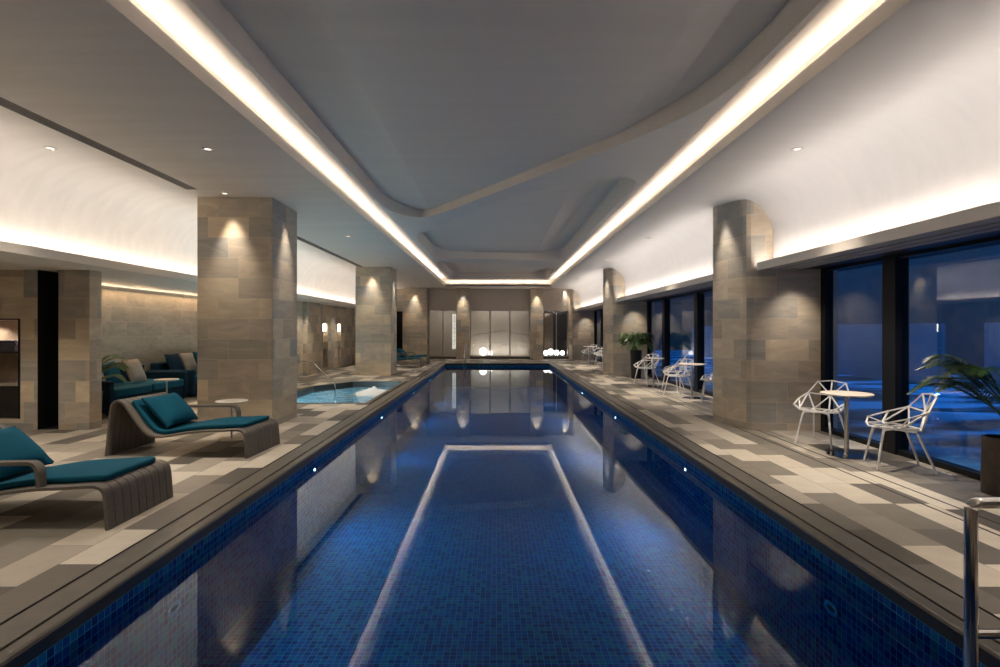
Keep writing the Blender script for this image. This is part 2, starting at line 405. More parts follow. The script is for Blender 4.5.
# underwater fittings
k = 0
for side, X in ((-1, PX0 - 0.02), (1, PX1 + 0.02)):
    for i, Y in enumerate((18.2, 14.6, 10.55, 6.65)):
        mb = MB(); rings_ = []
        ob = MB()
        n = 16
        def disc(mbx, r, dx0, dx1):
            a = [mbx.bm.verts.new((X - side * dx0, Y + r * math.cos(2 * PI * q / n), WATER - 0.07 + r * math.sin(2 * PI * q / n))) for q in range(n)]
            b = [mbx.bm.verts.new((X - side * dx1, Y + r * math.cos(2 * PI * q / n), WATER - 0.07 + r * math.sin(2 * PI * q / n))) for q in range(n)]
            for q in range(n): mbx.bm.faces.new((a[q], a[(q + 1) % n], b[(q + 1) % n], b[q]))
            mbx.bm.faces.new(b); mbx.bm.faces.new(a[::-1])
        disc(ob, 0.03, 0.0005, 0.010); disc(mb, 0.014, 0.0105, 0.014)
        sd = 'left' if side < 0 else 'right'
        od = ('farthest', 'second farthest', 'third farthest', 'nearest')[i]
        r = empty('underwater_light', (0, 0, 0), 0, f'small round underwater light in the {sd} pool wall, {od} of four', 'pool light', 'underwater lights along the pool walls')
        ob.build('housing', 'steel', r); mb.build('lens', 'pool_lamp', r)
for side, X in ((-1, PX0 - 0.02), (1, PX1 + 0.02)):
    r = empty('water_inlet', (0, 0, 0), 0, f'oval metal inlet fitting in the {"left" if side < 0 else "right"} pool wall near the camera', 'pool inlet', 'pool wall inlets')
    for nm, ra, rb, d0, d1, mt in (('cover', 0.075, 0.045, 0.0005, 0.012, 'steel'), ('slot', 0.045, 0.014, 0.0125, 0.015, 'groove')):
        mb = MB(); a = []; b = []
        for q in range(20):
            yy = 3.75 + ra * math.cos(2 * PI * q / 20); zz = -0.42 + rb * math.sin(2 * PI * q / 20)
            a.append(mb.bm.verts.new((X - side * d0, yy, zz))); b.append(mb.bm.verts.new((X - side * d1, yy, zz)))
        for q in range(20): mb.bm.faces.new((a[q], a[(q + 1) % 20], b[(q + 1) % 20], b[q]))
        mb.bm.faces.new(b); mb.bm.faces.new(a[::-1]); mb.build(nm, mt, r)

# hot tub
tub = empty('hot_tub', (0, 0, 0), 0, 'angular sunken hot tub with stone rim beside the left pool edge', 'hot tub')
mb = MB(); ring(mb, offset(TUB, 0.13), offset(TUB, 0.09), -0.03); mb.build('overflow_slot', 'groove', tub, recalc=False)
mb = MB(); ring(mb, offset(TUB, 0.09), TUB, 0.004); mb.band(offset(TUB, 0.09), -0.05, 0.004); mb.build('rim', 'coping', tub)
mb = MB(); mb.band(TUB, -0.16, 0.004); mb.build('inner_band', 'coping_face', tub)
mb = MB(); mb.band(offset(TUB, 0.0005), -0.85, -0.155); mb.flat(TUB, [], -0.85); mb.build('basin', 'tub_mosaic', tub)
mb = MB(); mb.flat(offset(TUB, -0.002), [], -0.10); tw = mb.build('tub_water', 'tub_water', recalc=False)
for p in tw.data.polygons:
    if p.normal.z < 0: p.flip()
tag(tw, 'pale turquoise rippling water filling the angular hot tub', 'water', kind='stuff')
mb = MB(); n = 26; g = {}
for i in range(n + 1):
    for j in range(n + 1):
        u = -1 + 2 * i / n; v = -1 + 2 * j / n; k = max(0, 1 - math.hypot(u, v))
        z = -0.106 + k ** 1.5 * (0.13 + 0.05 * math.sin(9 * u + 4 * v) * math.cos(7 * v - 3 * u) + random.uniform(-.014, .014))
        g[i, j] = mb.bm.verts.new((-3.05 + u * 0.42, 13.7 + v * 0.8, z))
for i in range(n):
    for j in range(n): mb.bm.faces.new((g[i, j], g[i + 1, j], g[i + 1, j + 1], g[i, j + 1]))
tag(mb.build('bubbling_foam', 'foam', smooth=True, recalc=False), 'white bubbling foam at the far corner of the hot tub', 'foam', kind='stuff')

# deck slots on the window side and a slot drain
for i, X in enumerate((3.53, 3.74)):
    tag(MB().box(X - 0.009, X + 0.009, YN, YF, -0.02, 0.0015).build(f'trim_{4 + i}', 'groove'), kind='structure')

# ------------------------------------------------------------------ setting: columns
def column_box(x0, x1, y0, y1, z1=3.39, name='column'):
    mb = MB(); mb.box(x0, x1, y0, y1, 0, z1)
    return tag(mb.build(name, 'stone', bevel=0.006), kind='structure')
for (y0, y1) in ((8.25, 9.27), (17.5, 18.52), (26.6, 27.12), (-1.0, 0.0)):
    column_box(-4.41, -3.30, y0, y1)
    tag(MB().band(rect(-4.395, -3.315, y0 + .015, y1 - .015), 3.355, 3.39).build('trim_6', 'groove'), kind='structure')
def pier(y0, name='column'):
    pts = [(4.70, 0.0), (3.9, 0.02), (3.66, 0.07), (3.61, 0.11), (3.585, 0.17), (3.53, 0.40), (3.49, 0.62), (3.455, 0.94), (3.455, 0.96), (4.70, 0.96)]
    pts = [(x, y + y0) for x, y in pts]
    return tag(MB().prism(pts, 0, 3.40).build(name, 'stone', smooth=False), kind='structure')
for y0 in (-1.25, 7.98, 17.2, 26.5): pier(y0)
for x0, x1 in ((-1.92, -1.29), (1.62, 2.24)): column_box(x0, x1, 26.75, 27.12)

# ------------------------------------------------------------------ setting: ceilings
def arc(cx, cz, r, a0, a1, n=14): return [(cx + r * math.cos(a0 + (a1 - a0) * i / n), cz + r * math.sin(a0 + (a1 - a0) * i / n)) for i in range(n + 1)]
ZC = 3.39
LX, RX = -2.305, 2.443; CYN, CYF = -4.5, 25.2
# left: soffit, coved wall
tag(MB().sheet([(LX, ZC), (-4.75, ZC)] + arc(-4.75, ZC - 0.75, 0.75, PI / 2, PI)[1:] + [(-5.5, 2.33), (-5.32, 2.33)], YN, YF).build('ceiling', 'soffit', recalc=False, smooth=True), kind='structure')
tag(MB().sheet([(RX, ZC), (3.33, ZC)] + arc(3.33, ZC - 0.62, 0.62, PI / 2, 0)[1:] + [(3.95, 2.33), (3.73, 2.33)], YN, YF).build('ceiling', 'cove', recalc=False, smooth=True), kind='structure')
mb = MB(); mb.box(LX, RX, CYF, YF, ZC, ZC + 0.05); mb.box(LX, RX, YN, CYN, ZC, ZC + 0.05)
tag(mb.build('ceiling', 'soffit'), kind='structure')
# ledges (light shelves) with their dropped soffits
tag(MB().box(-5.32, -5.30, YN, YF, 2.285, 2.395).build('trim_7', 'fascia', bevel=0.003), kind='structure')
tag(MB().box(-8.6, -5.321, YN, YF, 2.30, 2.328).build('ceiling', 'soffit'), kind='structure')
RIGHT_BAYS = [(-0.29, 7.98), (8.94, 17.2), (18.16, 26.5)]
for i, (a, b) in enumerate(RIGHT_BAYS):
    tag(MB().box(3.71, 3.73, a + .001, b - .001, 2.285, 2.395).build(f'trim_{8 + i}', 'fascia', bevel=0.003), kind='structure')
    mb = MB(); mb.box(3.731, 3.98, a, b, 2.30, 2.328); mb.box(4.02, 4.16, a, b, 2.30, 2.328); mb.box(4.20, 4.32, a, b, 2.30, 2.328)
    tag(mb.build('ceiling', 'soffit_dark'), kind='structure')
    tag(MB().box(3.96, 4.24, a, b, 2.329, 2.34).box(4.321, 4.74, a, b, 2.305, 2.34).build('ceiling', 'black_frame'), kind='structure')
# centre: hanging lip, light trough, sloping ring, slab with three recesses
lipo = rect(LX, RX, CYN, CYF); 
def inset(r, d): return rect(r[0][0] + d, r[1][0] - d, r[0][1] + d, r[2][1] - d)
mb = MB(); mb.band(lipo, ZC, ZC + 0.12); mb.band(inset(lipo, -0.03), ZC + 0.02, ZC + 0.12); ring(mb, inset(lipo, -0.03), lipo, ZC + 0.12)
tag(mb.build('trim_11', 'fascia', recalc=False), kind='structure')
out2 = inset(lipo, -0.22)
mb = MB(); ring(mb, out2, inset(lipo, -0.03), ZC + 0.03); mb.band(out2, ZC + 0.03, ZC + 0.36)
slab_r = rect(-2.05, 2.18, -4.1, 24.1)
mb.build('ceiling', 'cove_mid', recalc=False)['kind'] = 'structure'
mb = MB()
zs = [(out2, ZC + 0.36), (inset(lipo, -0.12), ZC + 0.35), (lipo, ZC + 0.315), (inset(lipo, 0.13), ZC + 0.26), (slab_r, ZC + 0.21)]
ls = [[mb.bm.verts.new((x, y, z)) for x, y in r] for r, z in zs]
for a, b in zip(ls, ls[1:]):
    for q in range(4): mb.bm.faces.new((a[q], a[(q + 1) % 4], b[(q + 1) % 4], b[q]))
tag(mb.build('ceiling', 'cove_mid', recalc=False, smooth=True), kind='structure')
R1 = round_poly([(-2.0, -4.0), (-2.0, 10.2), (-1.5, 10.95), (-0.95, 10.3), (1.75, 6.05), (2.13, 5.1), (2.13, -4.0)], 0.8)
R2 = round_poly([(-1.9, 12.9), (-1.2, 11.7), (0.06, 9.35), (1.35, 7.95), (2.08, 7.95), (2.08, 17.5), (1.7, 17.6), (-1.9, 16.9)], 0.6)
R3 = round_poly([(-1.95, 18.0), (-1.43, 18.0), (1.14, 19.1), (2.08, 20.0), (2.08, 23.9), (-1.98, 23.9)], 0.5)
ZS = ZC + 0.21; ZT = ZC + 0.42
tag(MB().flat(slab_r, [R1, R2, R3], ZS).build('ceiling', 'slab', recalc=False), kind='structure')
for r, zt in ((R1, ZS + 0.26), (R2, ZS + 0.40), (R3, ZS + 0.40)):
    tag(MB().band(r, ZS, zt).build('trim_12', 'band', recalc=False, smooth=True), kind='structure')
def ysplit(x):
    P = [(-3, 12.4), (-1.9, 11.7), (-1.2, 11.2), (0.06, 9.0), (1.35, 7.3), (2.1, 6.5), (3, 6.4)]
    for (a, ya), (b, yb) in zip(P, P[1:]):
        if x <= b: return ya + (yb - ya) * (x - a) / (b - a)
    return 6.4
def facets(prof, ya, yb):
    xs = sorted({x for x, _ in prof} | {x for x in (-1.9, -1.2, 0.06, 1.35, 2.1)})
    def zz(x):
        for (a, za), (b, zb) in zip(prof, prof[1:]):
            if x <= b: return za + (zb - za) * (x - a) / (b - a)
        return prof[-1][1]
    mb = MB(); rows = [[mb.bm.verts.new((x, f(x), zz(x))) for x in xs] for f in (ya, yb)]
    for k in range(len(xs) - 1): mb.bm.faces.new((rows[0][k], rows[0][k + 1], rows[1][k + 1], rows[1][k]))
    tag(mb.build('ceiling', 'upper', recalc=False), kind='structure')
facets([(-2.3, ZS + .24), (-2.0, ZS + .22), (-1.27, ZS + .14), (1.44, ZS + .14), (1.73, ZS + .20), (2.13, ZS + .24), (2.4, ZS + .25)], lambda x: YN, ysplit)
facets([(-2.3, ZS + .39), (-1.95, ZS + .36), (-1.40, ZS + .22), (1.25, ZS + .22), (1.70, ZS + .34), (2.4, ZS + .39)], ysplit, lambda x: 17.8)
facets([(-2.3, ZS + .39), (-1.95, ZS + .36), (-1.50, ZS + .26), (1.45, ZS + .26), (1.80, ZS + .34), (2.4, ZS + .39)], lambda x: 17.8, lambda x: 25.4)
tag(MB().box(-8.6, 4.85, YN - 0.3, 31.5, 4.3, 4.45).build('ceiling', 'black'), kind='structure')  # unseen roof slab added to block light from the sky

# added outer shell, keeps sky light out of the roof space and sub-floor
tag(MB().box(-8.7, -8.6, YN - .3, 31.5, -1.3, 4.45).box(-8.7, 4.85, 31.4, 31.5, -1.3, 4.45).box(-8.7, 4.85, YN - .3, YN - .2, -1.3, 4.45).box(-8.7, 4.9, YN - .3, 31.5, -1.3, -1.2).box(4.86, 4.92, YN - .3, 31.5, -1.3, -0.005).box(4.74, 4.86, YF, 31.5, 0, 4.3).build('light_seal', 'black'), kind='structure')
# linear grilles in the left soffit
def vent(y0, y1, label):
    r = empty('ceiling_vent', (-4.22, (y0 + y1) / 2, ZC), 0, label, 'air vent', 'linear air vents in the left ceiling')
    h = (y1 - y0) / 2
    mb = MB(); mb.box(-0.07, -0.055, -h, h, -0.008, 0.0); mb.box(0.055, 0.07, -h, h, -0.008, 0.0); mb.box(-0.055, 0.055, -h, -h + 0.015, -0.008, 0.0); mb.box(-0.055, 0.055, h - 0.015, h, -0.008, 0.0)
    mb.build('frame', 'vent', r)
    MB().box(-0.055, 0.055, -h, h, -0.002, -0.0005).build('backing', 'black', r)
    mb = MB()
    for x in (-0.035, -0.0125, 0.0125, 0.035): mb.box(x - 0.004, x + 0.004, -h + .015, h - .015, -0.008, -0.0022)
    mb.build('slats', 'vent', r)
vent(3.0, 7.75, 'long dark slatted air vent in the ceiling left of the nearest column')
vent(11.5, 17.4, 'long slatted air vent in the ceiling left between the two square columns')

# ------------------------------------------------------------------ setting: walls
mb = MB(); mb.box(-8.6, 4.85, YN - 0.2, YN, 0, 4.3); tag(mb.build('wall_back', 'end_paint'), kind='structure')
# left wall: shelf niche block facing the camera (x -8.1..-6.85, z .16..1.58), black doorway, pier
mb = MB(); mb.box(-8.6, -8.1, 8.05, 8.62, 0, 2.3); mb.box(-6.85, -6.6, 8.05, 8.62, 0, 2.3); mb.box(-8.1, -6.85, 8.05, 8.62, 0, 0.16); mb.box(-8.1, -6.85, 8.05, 8.62, 1.58, 2.3)
tag(mb.build('wall_left', 'stone'), kind='structure')
tag(MB().box(-8.6, -8.5, YN, 8.05, 0, 2.3).build('wall_left', 'stone'), kind='structure')
tag(MB().box(-8.1, -6.85, 8.56, 8.61, 0.16, 1.58).box(-6.90, -6.872, 8.10, 8.56, 0.675, 1.58).build('wall_left', 'wood'), kind='structure')
tag(MB().box(-6.872, -6.845, 8.04, 8.08, 0.16, 1.60).box(-8.1, -6.872, 8.04, 8.08, 1.58, 1.60).build('trim_13', 'black'), kind='structure')
tag(MB().box(-6.6, -6.3, 8.60, 8.62, 0, 2.3).build('door_1', 'black'), kind='structure')
tag(MB().box(-6.599, -6.596, 8.052, 8.6, 0, 2.3).box(-6.304, -6.301, 8.052, 8.6, 0, 2.3).box(-6.596, -6.304, 8.10, 8.6, 0, 0.003).build('trim_14', 'black'), kind='structure')
column_box(-6.30, -5.85, 8.05, 8.30, 2.30, 'wall_left')
# alcove
tag(MB().box(-7.8, -7.5, 8.63, 15.0, 0, 2.3).build('wall_left', 'stone_dark'), kind='structure')
tag(MB().box(-7.55, -6.0, 14.9, 15.1, 0, 2.3).build('wall_left', 'stone_dark'), kind='structure')
# far left wall: panels with two tall slots
segs = [(15.0, 17.3, -5.98), (17.3, 18.6, -5.85), (18.6, 19.3, -5.98), (19.85, 21.1, -5.98), (21.55, 23.2, -5.98), (23.2, YF, -5.9)]
mb = MB()
for a, b, x in segs: mb.box(-6.6, x, a, b, 0, 2.3)
for a, b in ((19.3, 19.85), (21.1, 21.55)): mb.box(-6.6, -5.98, a, b, 0, 0.08); mb.box(-6.6, -5.98, a, b, 1.66, 2.3)
tag(mb.build('wall_left', 'stone'), kind='structure')
for i, (a, b) in enumerate(((19.3, 19.85), (21.1, 21.55))):
    tag(MB().box(-6.30, -6.22, a, b, 0.08, 1.66).build('wall_left', 'wood_dark'), kind='structure')
    r = empty('wall_niche_lamp', (-6.02, (a + b) / 2, 1.36), 0, f'glowing tube lamp in the {"nearer" if i == 0 else "farther"} tall slot of the far left wall', 'wall lamp', 'lamps in the tall wall slots')
    h = (b - a) / 2
    MB().tube([(0, 0, 0.0), (0, 0, 0.27)], 0.05, 12).build('lamp_shade', 'lamp_glow', r)
    MB().tube([(0, 0, -0.03), (0, 0, 0.0)], 0.055, 12).box(-0.13, 0, -0.01, 0.01, 0.0, 0.02).build('holder', 'brushed', r)
    tag(MB().box(-6.215, -6.0, a + .001, b - .001, 0.76, 0.80).build('slot_shelf', 'counter'), f'pale shelf across the {"nearer" if i == 0 else "farther"} tall slot in the far left wall', 'shelf', 'shelves in the tall wall slots')
# soffit-edge LED line in the alcove
tag(MB().box(-7.495, -7.47, 8.31, 14.89, 2.288, 2.299).build('alcove_light_strip', 'led'), 'thin warm light strip along the top of the sofa alcove wall', 'light strip')
# niche fittings
tag(MB().box(-8.09, -6.873, 8.06, 8.555, 0.63, 0.67).build('niche_counter', 'counter'), 'pale counter across the lit wall niche at far left edge', 'counter')
tag(MB().box(-8.09, -6.93, 8.12, 8.555, 1.10, 1.12).build('niche_shelf', 'wood_dark'), 'thin dark shelf holding folded towels in the wall niche', 'shelf')
cb = empty('niche_cabinet', (0, 0, 0), 0, 'dark low cabinet under the pale counter of the wall niche', 'cabinet')
MB().box(-8.09, -6.875, 8.10, 8.55, 0.165, 0.628).build('body', 'wood_dark', cb)
MB().box(-8.08, -7.49, 8.083, 8.098, 0.17, 0.62).build('door', 'wood_dark', cb); MB().box(-7.48, -6.88, 8.083, 8.098, 0.17, 0.62).build('door', 'wood_dark', cb)
lab = ['bottom', 'second from bottom', 'third from bottom', 'topmost']
for i in range(4):
    mb = MB(); mb.box(-0.17, 0.17, -0.14, 0.14, 0, 0.038); mb.box(-0.172, 0.172, -0.142, -0.1, 0.012, 0.024)
    t = mb.build('folded_towel', 'towel', bevel=0.014, loc=(-7.17 + (0.012 if i == 2 else 0), 8.28, 1.1215 + i * 0.041))
    tag(t, f'folded dark towel on the niche shelf, {lab[i]} of the stack', 'towel', 'folded towels in the wall niche')

# end wall
ZG0, ZG1 = 0.10, 2.37
mb = MB()
mb.box(-6.6, -4.95, YF, YF + 0.2, 0, ZC + .4); mb.box(-4.55, -3.3, YF, YF + 0.2, 0, ZC + .4); mb.box(-4.95, -4.55, YF, YF + .2, 2.3, ZC + .4)
mb.box(-1.91, -1.30, YF, YF + 0.2, 0, ZC); mb.box(1.63, 2.23, YF, YF + 0.2, 0, ZC); mb.box(3.5, 4.75, YF, YF + 0.2, 0, ZC)
tag(mb.build('wall_end', 'stone'), kind='structure')
mb = MB()
for a, b in ((-3.3, -1.91), (-1.30, 1.63), (2.23, 3.5)):
    mb.box(a, b, YF, YF + 0.15, ZG1, ZC)
tag(mb.build('wall_end', 'end_paint'), kind='structure')
mb = MB()
for a, b in ((-3.3, -1.91), (-1.30, 1.63), (2.23, 3.5)): mb.box(a, b, YF - 0.02, YF + 0.15, 0, ZG0)
tag(mb.build('baseboard_end', 'coping'), kind='structure')
tag(MB().box(-4.95, -4.55, YF + 0.1, YF + 0.15, 0, 2.3).build('door_2', 'black'), kind='structure')
wn = 1
def glazing(xs, name, thick=0.05):
    """glass screen in the end wall: frame, mullions, one pane per bay"""
    r = empty(name, (0, YF + 0.06, 0), kind='structure')
    mb = MB(); mb.box(xs[0], xs[-1], -0.03, 0.03, ZG0, ZG0 + 0.05); mb.box(xs[0], xs[-1], -0.03, 0.03, ZG1 - 0.05, ZG1)
    for x in xs: mb.box(x - thick / 2, x + thick / 2, -0.03, 0.03, ZG0, ZG1)
    mb.build('frame', 'brushed', r)
    for a, b in zip(xs, xs[1:]): MB().box(a + thick / 2, b - thick / 2, -0.004, 0.004, ZG0 + .05, ZG1 - .05).build('pane', 'glass_clear', r)
glazing([-1.27, -0.31, 0.65, 1.60], 'window_1', 0.07); glazing([-3.27, -2.6, -1.94], 'window_2'); glazing([2.26, 2.9, 3.47], 'window_3', 0.04)
# rooms behind the glass
mb = MB(); mb.box(-4.9, 4.75, YF + .2, 31.2, -0.02, 0.0); tag(mb.build('floor', 'counter'), kind='structure')
tag(MB().box(-4.9, 4.75, YF + .15, 31.2, 2.75, 2.8).build('ceiling', 'end_paint'), kind='structure')
tag(MB().box(-3.6, -1.5, 29.6, 29.7, 0, 2.8).box(-1.55, -1.5, YF + .2, 29.6, 0, 2.8).box(-3.65, -3.6, YF + .2, 29.7, 0, 2.8).build('wall_end', 'end_paint'), kind='structure')
tag(MB().box(1.9, 4.75, 30.6, 30.7, 0, 2.8).box(1.85, 1.9, YF + .2, 30.6, 0, 2.8).box(4.7, 4.75, YF + .2, 30.6, 0, 2.8).build('wall_end', 'dark_wall'), kind='structure')
tag(MB().box(-1.45, 1.8, 28.5, 28.55, 0, 2.75).build('wall_end', 'backdrop'), kind='structure')
tag(MB().box(2.5, 2.56, 29.3, 29.4, 0, 2.3).box(2.9, 2.96, 29.3, 29.4, 0, 2.3).box(2.56, 2.9, 29.35, 29.4, 0, 2.3).build('trim_15', 'wood'), kind='structure')
# bead curtain with a wave of dark beads
bc = empty('bead_curtain', (0, 28.1, 0), 0, 'hanging bead string curtain with a dark wave behind the centre glass', 'curtain')
mb = MB(); bd = MB()
for i in range(64):
    x = -1.28 + i * 2.92 / 63
    mb.bar((x, 0, 0.15), (x, 0, 2.6), 0.009)
    w = 1.13 + 0.20 * math.sin((x + 1.3) / 2.9 * PI * 1.15 - 0.35) + 0.03 * math.sin(x * 5)
    bd.bar((x - 0.012, -0.008, w), (x + 0.012, -0.008, w + .012), 0.03, 0.05)
mb.build('bead_string', 'string', bc)['kind'] = 'stuff'; bd.build('bead_wave', 'bead', bc)['kind'] = 'stuff'
tag(MB().box(-1.3, 1.66, 28.06, 28.14, 2.6, 2.64).build('curtain_rail', 'brushed', bc))
# lit lattice panel in the left room
lp = empty('lattice_panel', (-2.05, 28.0, 0.45), 0, 'bright white lattice panel behind the left glass screen', 'decorative panel')
MB().box(-0.17, 0.17, 0.02, 0.03, 0.0, 1.75).build('panel', 'panel_glow', lp)
mb = MB()
for q in range(13): mb.bar((-0.17, 0, 0.05 + q * 0.135), (0.17, 0, 0.05 + ((q * 5) % 13) * 0.135 * 0.3 + q * 0.09), 0.012)
for x in (-0.17, -0.06, 0.05, 0.17): mb.bar((x, 0, 0), (x, 0, 1.75), 0.014)
mb.build('lattice', 'bead', lp)
globes = [(-0.66, 27.75, 0.19, 'large glowing globe lamp on the floor behind the centre glass, left one'), (-0.30, 27.85, 0.12, 'smaller glowing globe lamp behind the left mullion of the centre glass'),
          (2.44, 27.6, 0.13, 'glowing globe lamp at the left end of the row behind the right glass'), (2.72, 28.1, 0.16, 'second glowing globe lamp from the left behind the right glass'),
          (2.96, 27.6, 0.14, 'third glowing globe lamp from the left behind the right glass'), (3.28, 27.9, 0.12, 'glowing globe lamp at the right end of the row behind the right glass')]
for x, y, rr, l in globes:
    r = empty('globe_lamp', (x, y, 0), 0, l, 'lamp', 'globe lamps behind the end wall glass')
    z0 = 0.14
    prof = [(0.002, z0)] + [(rr * math.sin(PI * q / 14), z0 + rr - rr * math.cos(PI * q / 14)) for q in range(1, 14)] + [(0.002, z0 + 2 * rr)]
    MB().lathe(prof, n=20).build('globe', 'globe', r, smooth=True); MB().lathe([(0.07, 0), (0.07, 0.02), (0.03, 0.03), (0.03, z0 + .01)], n=16).build('base', 'brushed', r)

# right side: window bays
def window_bay(i, a, b, mull):
    r = empty(f'window_{3 + i}', (4.62, 0, 0), kind='structure')
    mb = MB(); mb.box(0, 0.12, a, b, 0, 0.06); mb.box(0, 0.12, a, b, 2.27, 2.30); mb.box(0, 0.12, a, a + 0.08, 0.06, 2.27); mb.box(0, 0.12, b - 0.1, b, 0.06, 2.27)
    mb.build('window_frame', 'black_frame', r)
    for m in mull: MB().box(-0.02, 0.14, m - 0.11, m + 0.11, 0.0, 2.27).build('mullion', 'black_frame', r)
    ed = [a + 0.08] + sorted(mull) + [b - 0.1]
    for q, (c, d) in enumerate(zip(ed, ed[1:])):
        c2 = c + (0.11 if q else 0); d2 = d - (0.11 if q < len(ed) - 2 else 0)
        MB().box(0.055, 0.065, c2, d2, 0.06, 2.27).build('pane', 'glass', r)
window_bay(1, -0.29, 7.98, [6.57, 4.05, 1.53]); window_bay(2, 8.94, 17.2, [15.45, 12.93, 10.4]); window_bay(3, 18.16, 26.5, [24.7, 22.2, 19.7])
tag(MB().box(4.74, 4.86, YN, YF, 2.3, 4.3).build('wall_right', 'end_paint'), kind='structure')
tag(MB().box(4.70, 4.86, YN, -1.25, 0, 2.3).build('wall_right', 'end_paint'), kind='structure')
for a in (-1.25, 7.98, 17.2, 26.5): tag(MB().box(4.68, 4.86, a, a + .96, 0, 2.3).build('wall_right', 'end_paint'), kind='structure')
# outside
tag(MB().box(4.86, 7.0, -8, 32, 2.62, 2.85).build('sky_blocker', 'out_wall'), kind='structure')  # added slab, hides bright sky from the pool's reflections
tag(MB().box(4.86, 40, -20, 60, -0.12, -0.06).build('ground_outside', 'out_ground'), kind='structure')
tag(MB().box(15.0, 15.3, -20, 60, -0.06, 7.5).build('wall_outside', 'out_wall'), kind='structure')
tag(MB().box(4.9, 15, 40, 40.3, -0.06, 7.5).build('wall_outside', 'out_wall'), kind='structure')
mb = MB()
for a, b in ((-4, 6.4), (8.5, 13.2), (14.6, 21), (24, 33)): mb.box(11.5, 11.7, a, b, -0.06, 1.6)
tag(mb.build('wall_outside', 'out_low'), kind='structure')

# ------------------------------------------------------------------ downlights
def downlight(x, y, z, label):
    r = empty('ceiling_downlight', (x, y, z), 0, label, 'ceiling light', 'recessed downlights')
    MB().lathe([(0.062, 0.0), (0.062, -0.006), (0.042, -0.008), (0.036, -0.002)], n=24).build('trim_ring', 'steel', r)
    MB().lathe([(0.034, -0.0035), (0.034, -0.0045)], n=20).build('lens', 'lens', r)
DL = [(-3.11, 6.03, ZC, 'round recessed ceiling spotlight nearest the camera on the left pool side'),
      (-4.78, 6.0, ZC, 'round recessed spotlight in the bright left cove, beyond the slatted vent'),
      (3.24, 6.03, ZC, 'round recessed ceiling spotlight nearest the camera on the right side'),
      (-3.10, 11.7, ZC, 'small ceiling spotlight left, just beyond the nearest square column'),
      (3.22, 11.9, ZC, 'small ceiling spotlight right, beyond the nearest stone pier'),
      (-3.10, 15.3, ZC, 'small ceiling spotlight left, in front of the second square column'),
      (3.10, 15.6, ZC, 'small ceiling spotlight right, in front of the second stone pier'),
      (-3.10, 21.6, ZC, 'small ceiling spotlight left, beyond the second square column'),
      (3.10, 21.6, ZC, 'small ceiling spotlight right, beyond the second stone pier'),
      (-3.88, 8.0, ZC, 'tiny spotlight in the ceiling before the front face of the nearest column'),
      (-4.78, 12.5, ZC, 'round recessed spotlight in the left cove beyond the nearest column')]
for d in DL: downlight(*d)

# ------------------------------------------------------------------ furniture: Magis-like wire chairs
def make_chair():
    r = empty('wire_chair', (0, 0, 0))
    P = {'f0': (0, .27, .445), 'fl': (-.17, .245, .455), 'fr': (.17, .245, .455), 'sl': (-.255, .06, .455), 'sr': (.255, .06, .455),
         'rl': (-.17, -.17, .435), 'rr': (.17, -.17, .435), 'r0': (0, -.22, .43), 'c': (0, .03, .425), 'cl': (-.12, .05, .43), 'cr': (.12, .05, .43),
         'al': (-.27, .20, .51), 'ar': (.27, .20, .51), 'ml': (-.295, -.01, .575), 'mr': (.295, -.01, .575), 'bl': (-.26, -.20, .64), 'br': (.26, -.20, .64),
         'tl': (-.175, -.305, .795), 'tr': (.175, -.305, .795), 't0': (0, -.32, .815), 'm0': (0, -.265, .62), 'xl': (-.115, -.31, .80), 'xr': (.115, -.31, .80), 'b0': (0, -.30, .70)}
    seat = 'f0-fl f0-fr fl-sl fr-sr sl-rl sr-rr rl-r0 rr-r0 fl-cl fr-cr f0-cl f0-cr cl-c cr-c sl-cl sr-cr rl-cl rr-cr r0-c fl-al fr-ar al-sl ar-sr al-ml ar-mr ml-sl mr-sr f0-c'.split()
    back = 'ml-bl mr-br bl-rl br-rr bl-sl br-sr bl-tl br-tr tl-t0 tr-t0 m0-r0 m0-rl m0-rr m0-bl m0-br m0-tl m0-tr m0-t0'.split()
    for nm, es in (('seat', seat), ('backrest', back)):
        mb = MB()
        for e in es: a, b = e.split('-'); mb.bar(P[a], P[b], 0.017, 0.014)
        used = {v for e in es for v in e.split('-')}
        for v in used:
            x, y, z = P[v]; mb.box(x - .0095, x + .0095, y - .0095, y + .0095, z - .0085, z + .0085)
        mb.build(nm, 'white_metal', r)
    mb = MB(); mb.bar((-.15, .17, .425), (.15, -.12, .415), .03, .018); mb.bar((.15, .17, .425), (-.15, -.12, .415), .03, .018); mb.build('seat_support', 'white_metal', r)
    for sx in (-1, 1):
        for y0, y1 in ((.17, .255), (-.12, -.285)):
            mb = MB(); mb.tube([(sx * .15, y0, .43), (sx * .165, y0 + (y1 - y0) * .15, .385), (sx * .225, y1, 0.0)], 0.0165, 8, r2=0.011); mb.build('leg', 'white_metal', r, smooth=True)
    r.scale = (0.95, 0.95, 0.96)
    return r
def make_table():
    r = empty('cafe_table', (0, 0, 0))
    MB().lathe([(0.26, 0.700), (0.265, 0.706), (0.265, 0.714), (0.26, 0.72)], n=48).build('tabletop', 'table_top', r)
    MB().lathe([(0.024, 0.012), (0.024, 0.69), (0.07, 0.692), (0.07, 0.6995)], n=24).build('pole', 'brushed', r, smooth=True)
    MB().lathe([(0.20, 0.0), (0.20, 0.008), (0.19, 0.012), (0.03, 0.014), (0.026, 0.03)], n=40).build('base', 'steel', r, smooth=False)
    return r
chair0 = make_chair(); table0 = make_table(); first = [True, True]
def face(dx, dy): return math.atan2(dy, dx) - PI / 2        # +y of the chair looks along (dx, dy)
def chair(x, y, d, label, group='white wire chairs by the windows'):
    o = chair0 if first[0] else copy_tree(chair0); first[0] = False
    o.location = (x, y, 0); o.rotation_euler = (0, 0, face(*d)); tag(o, label, 'chair', group)
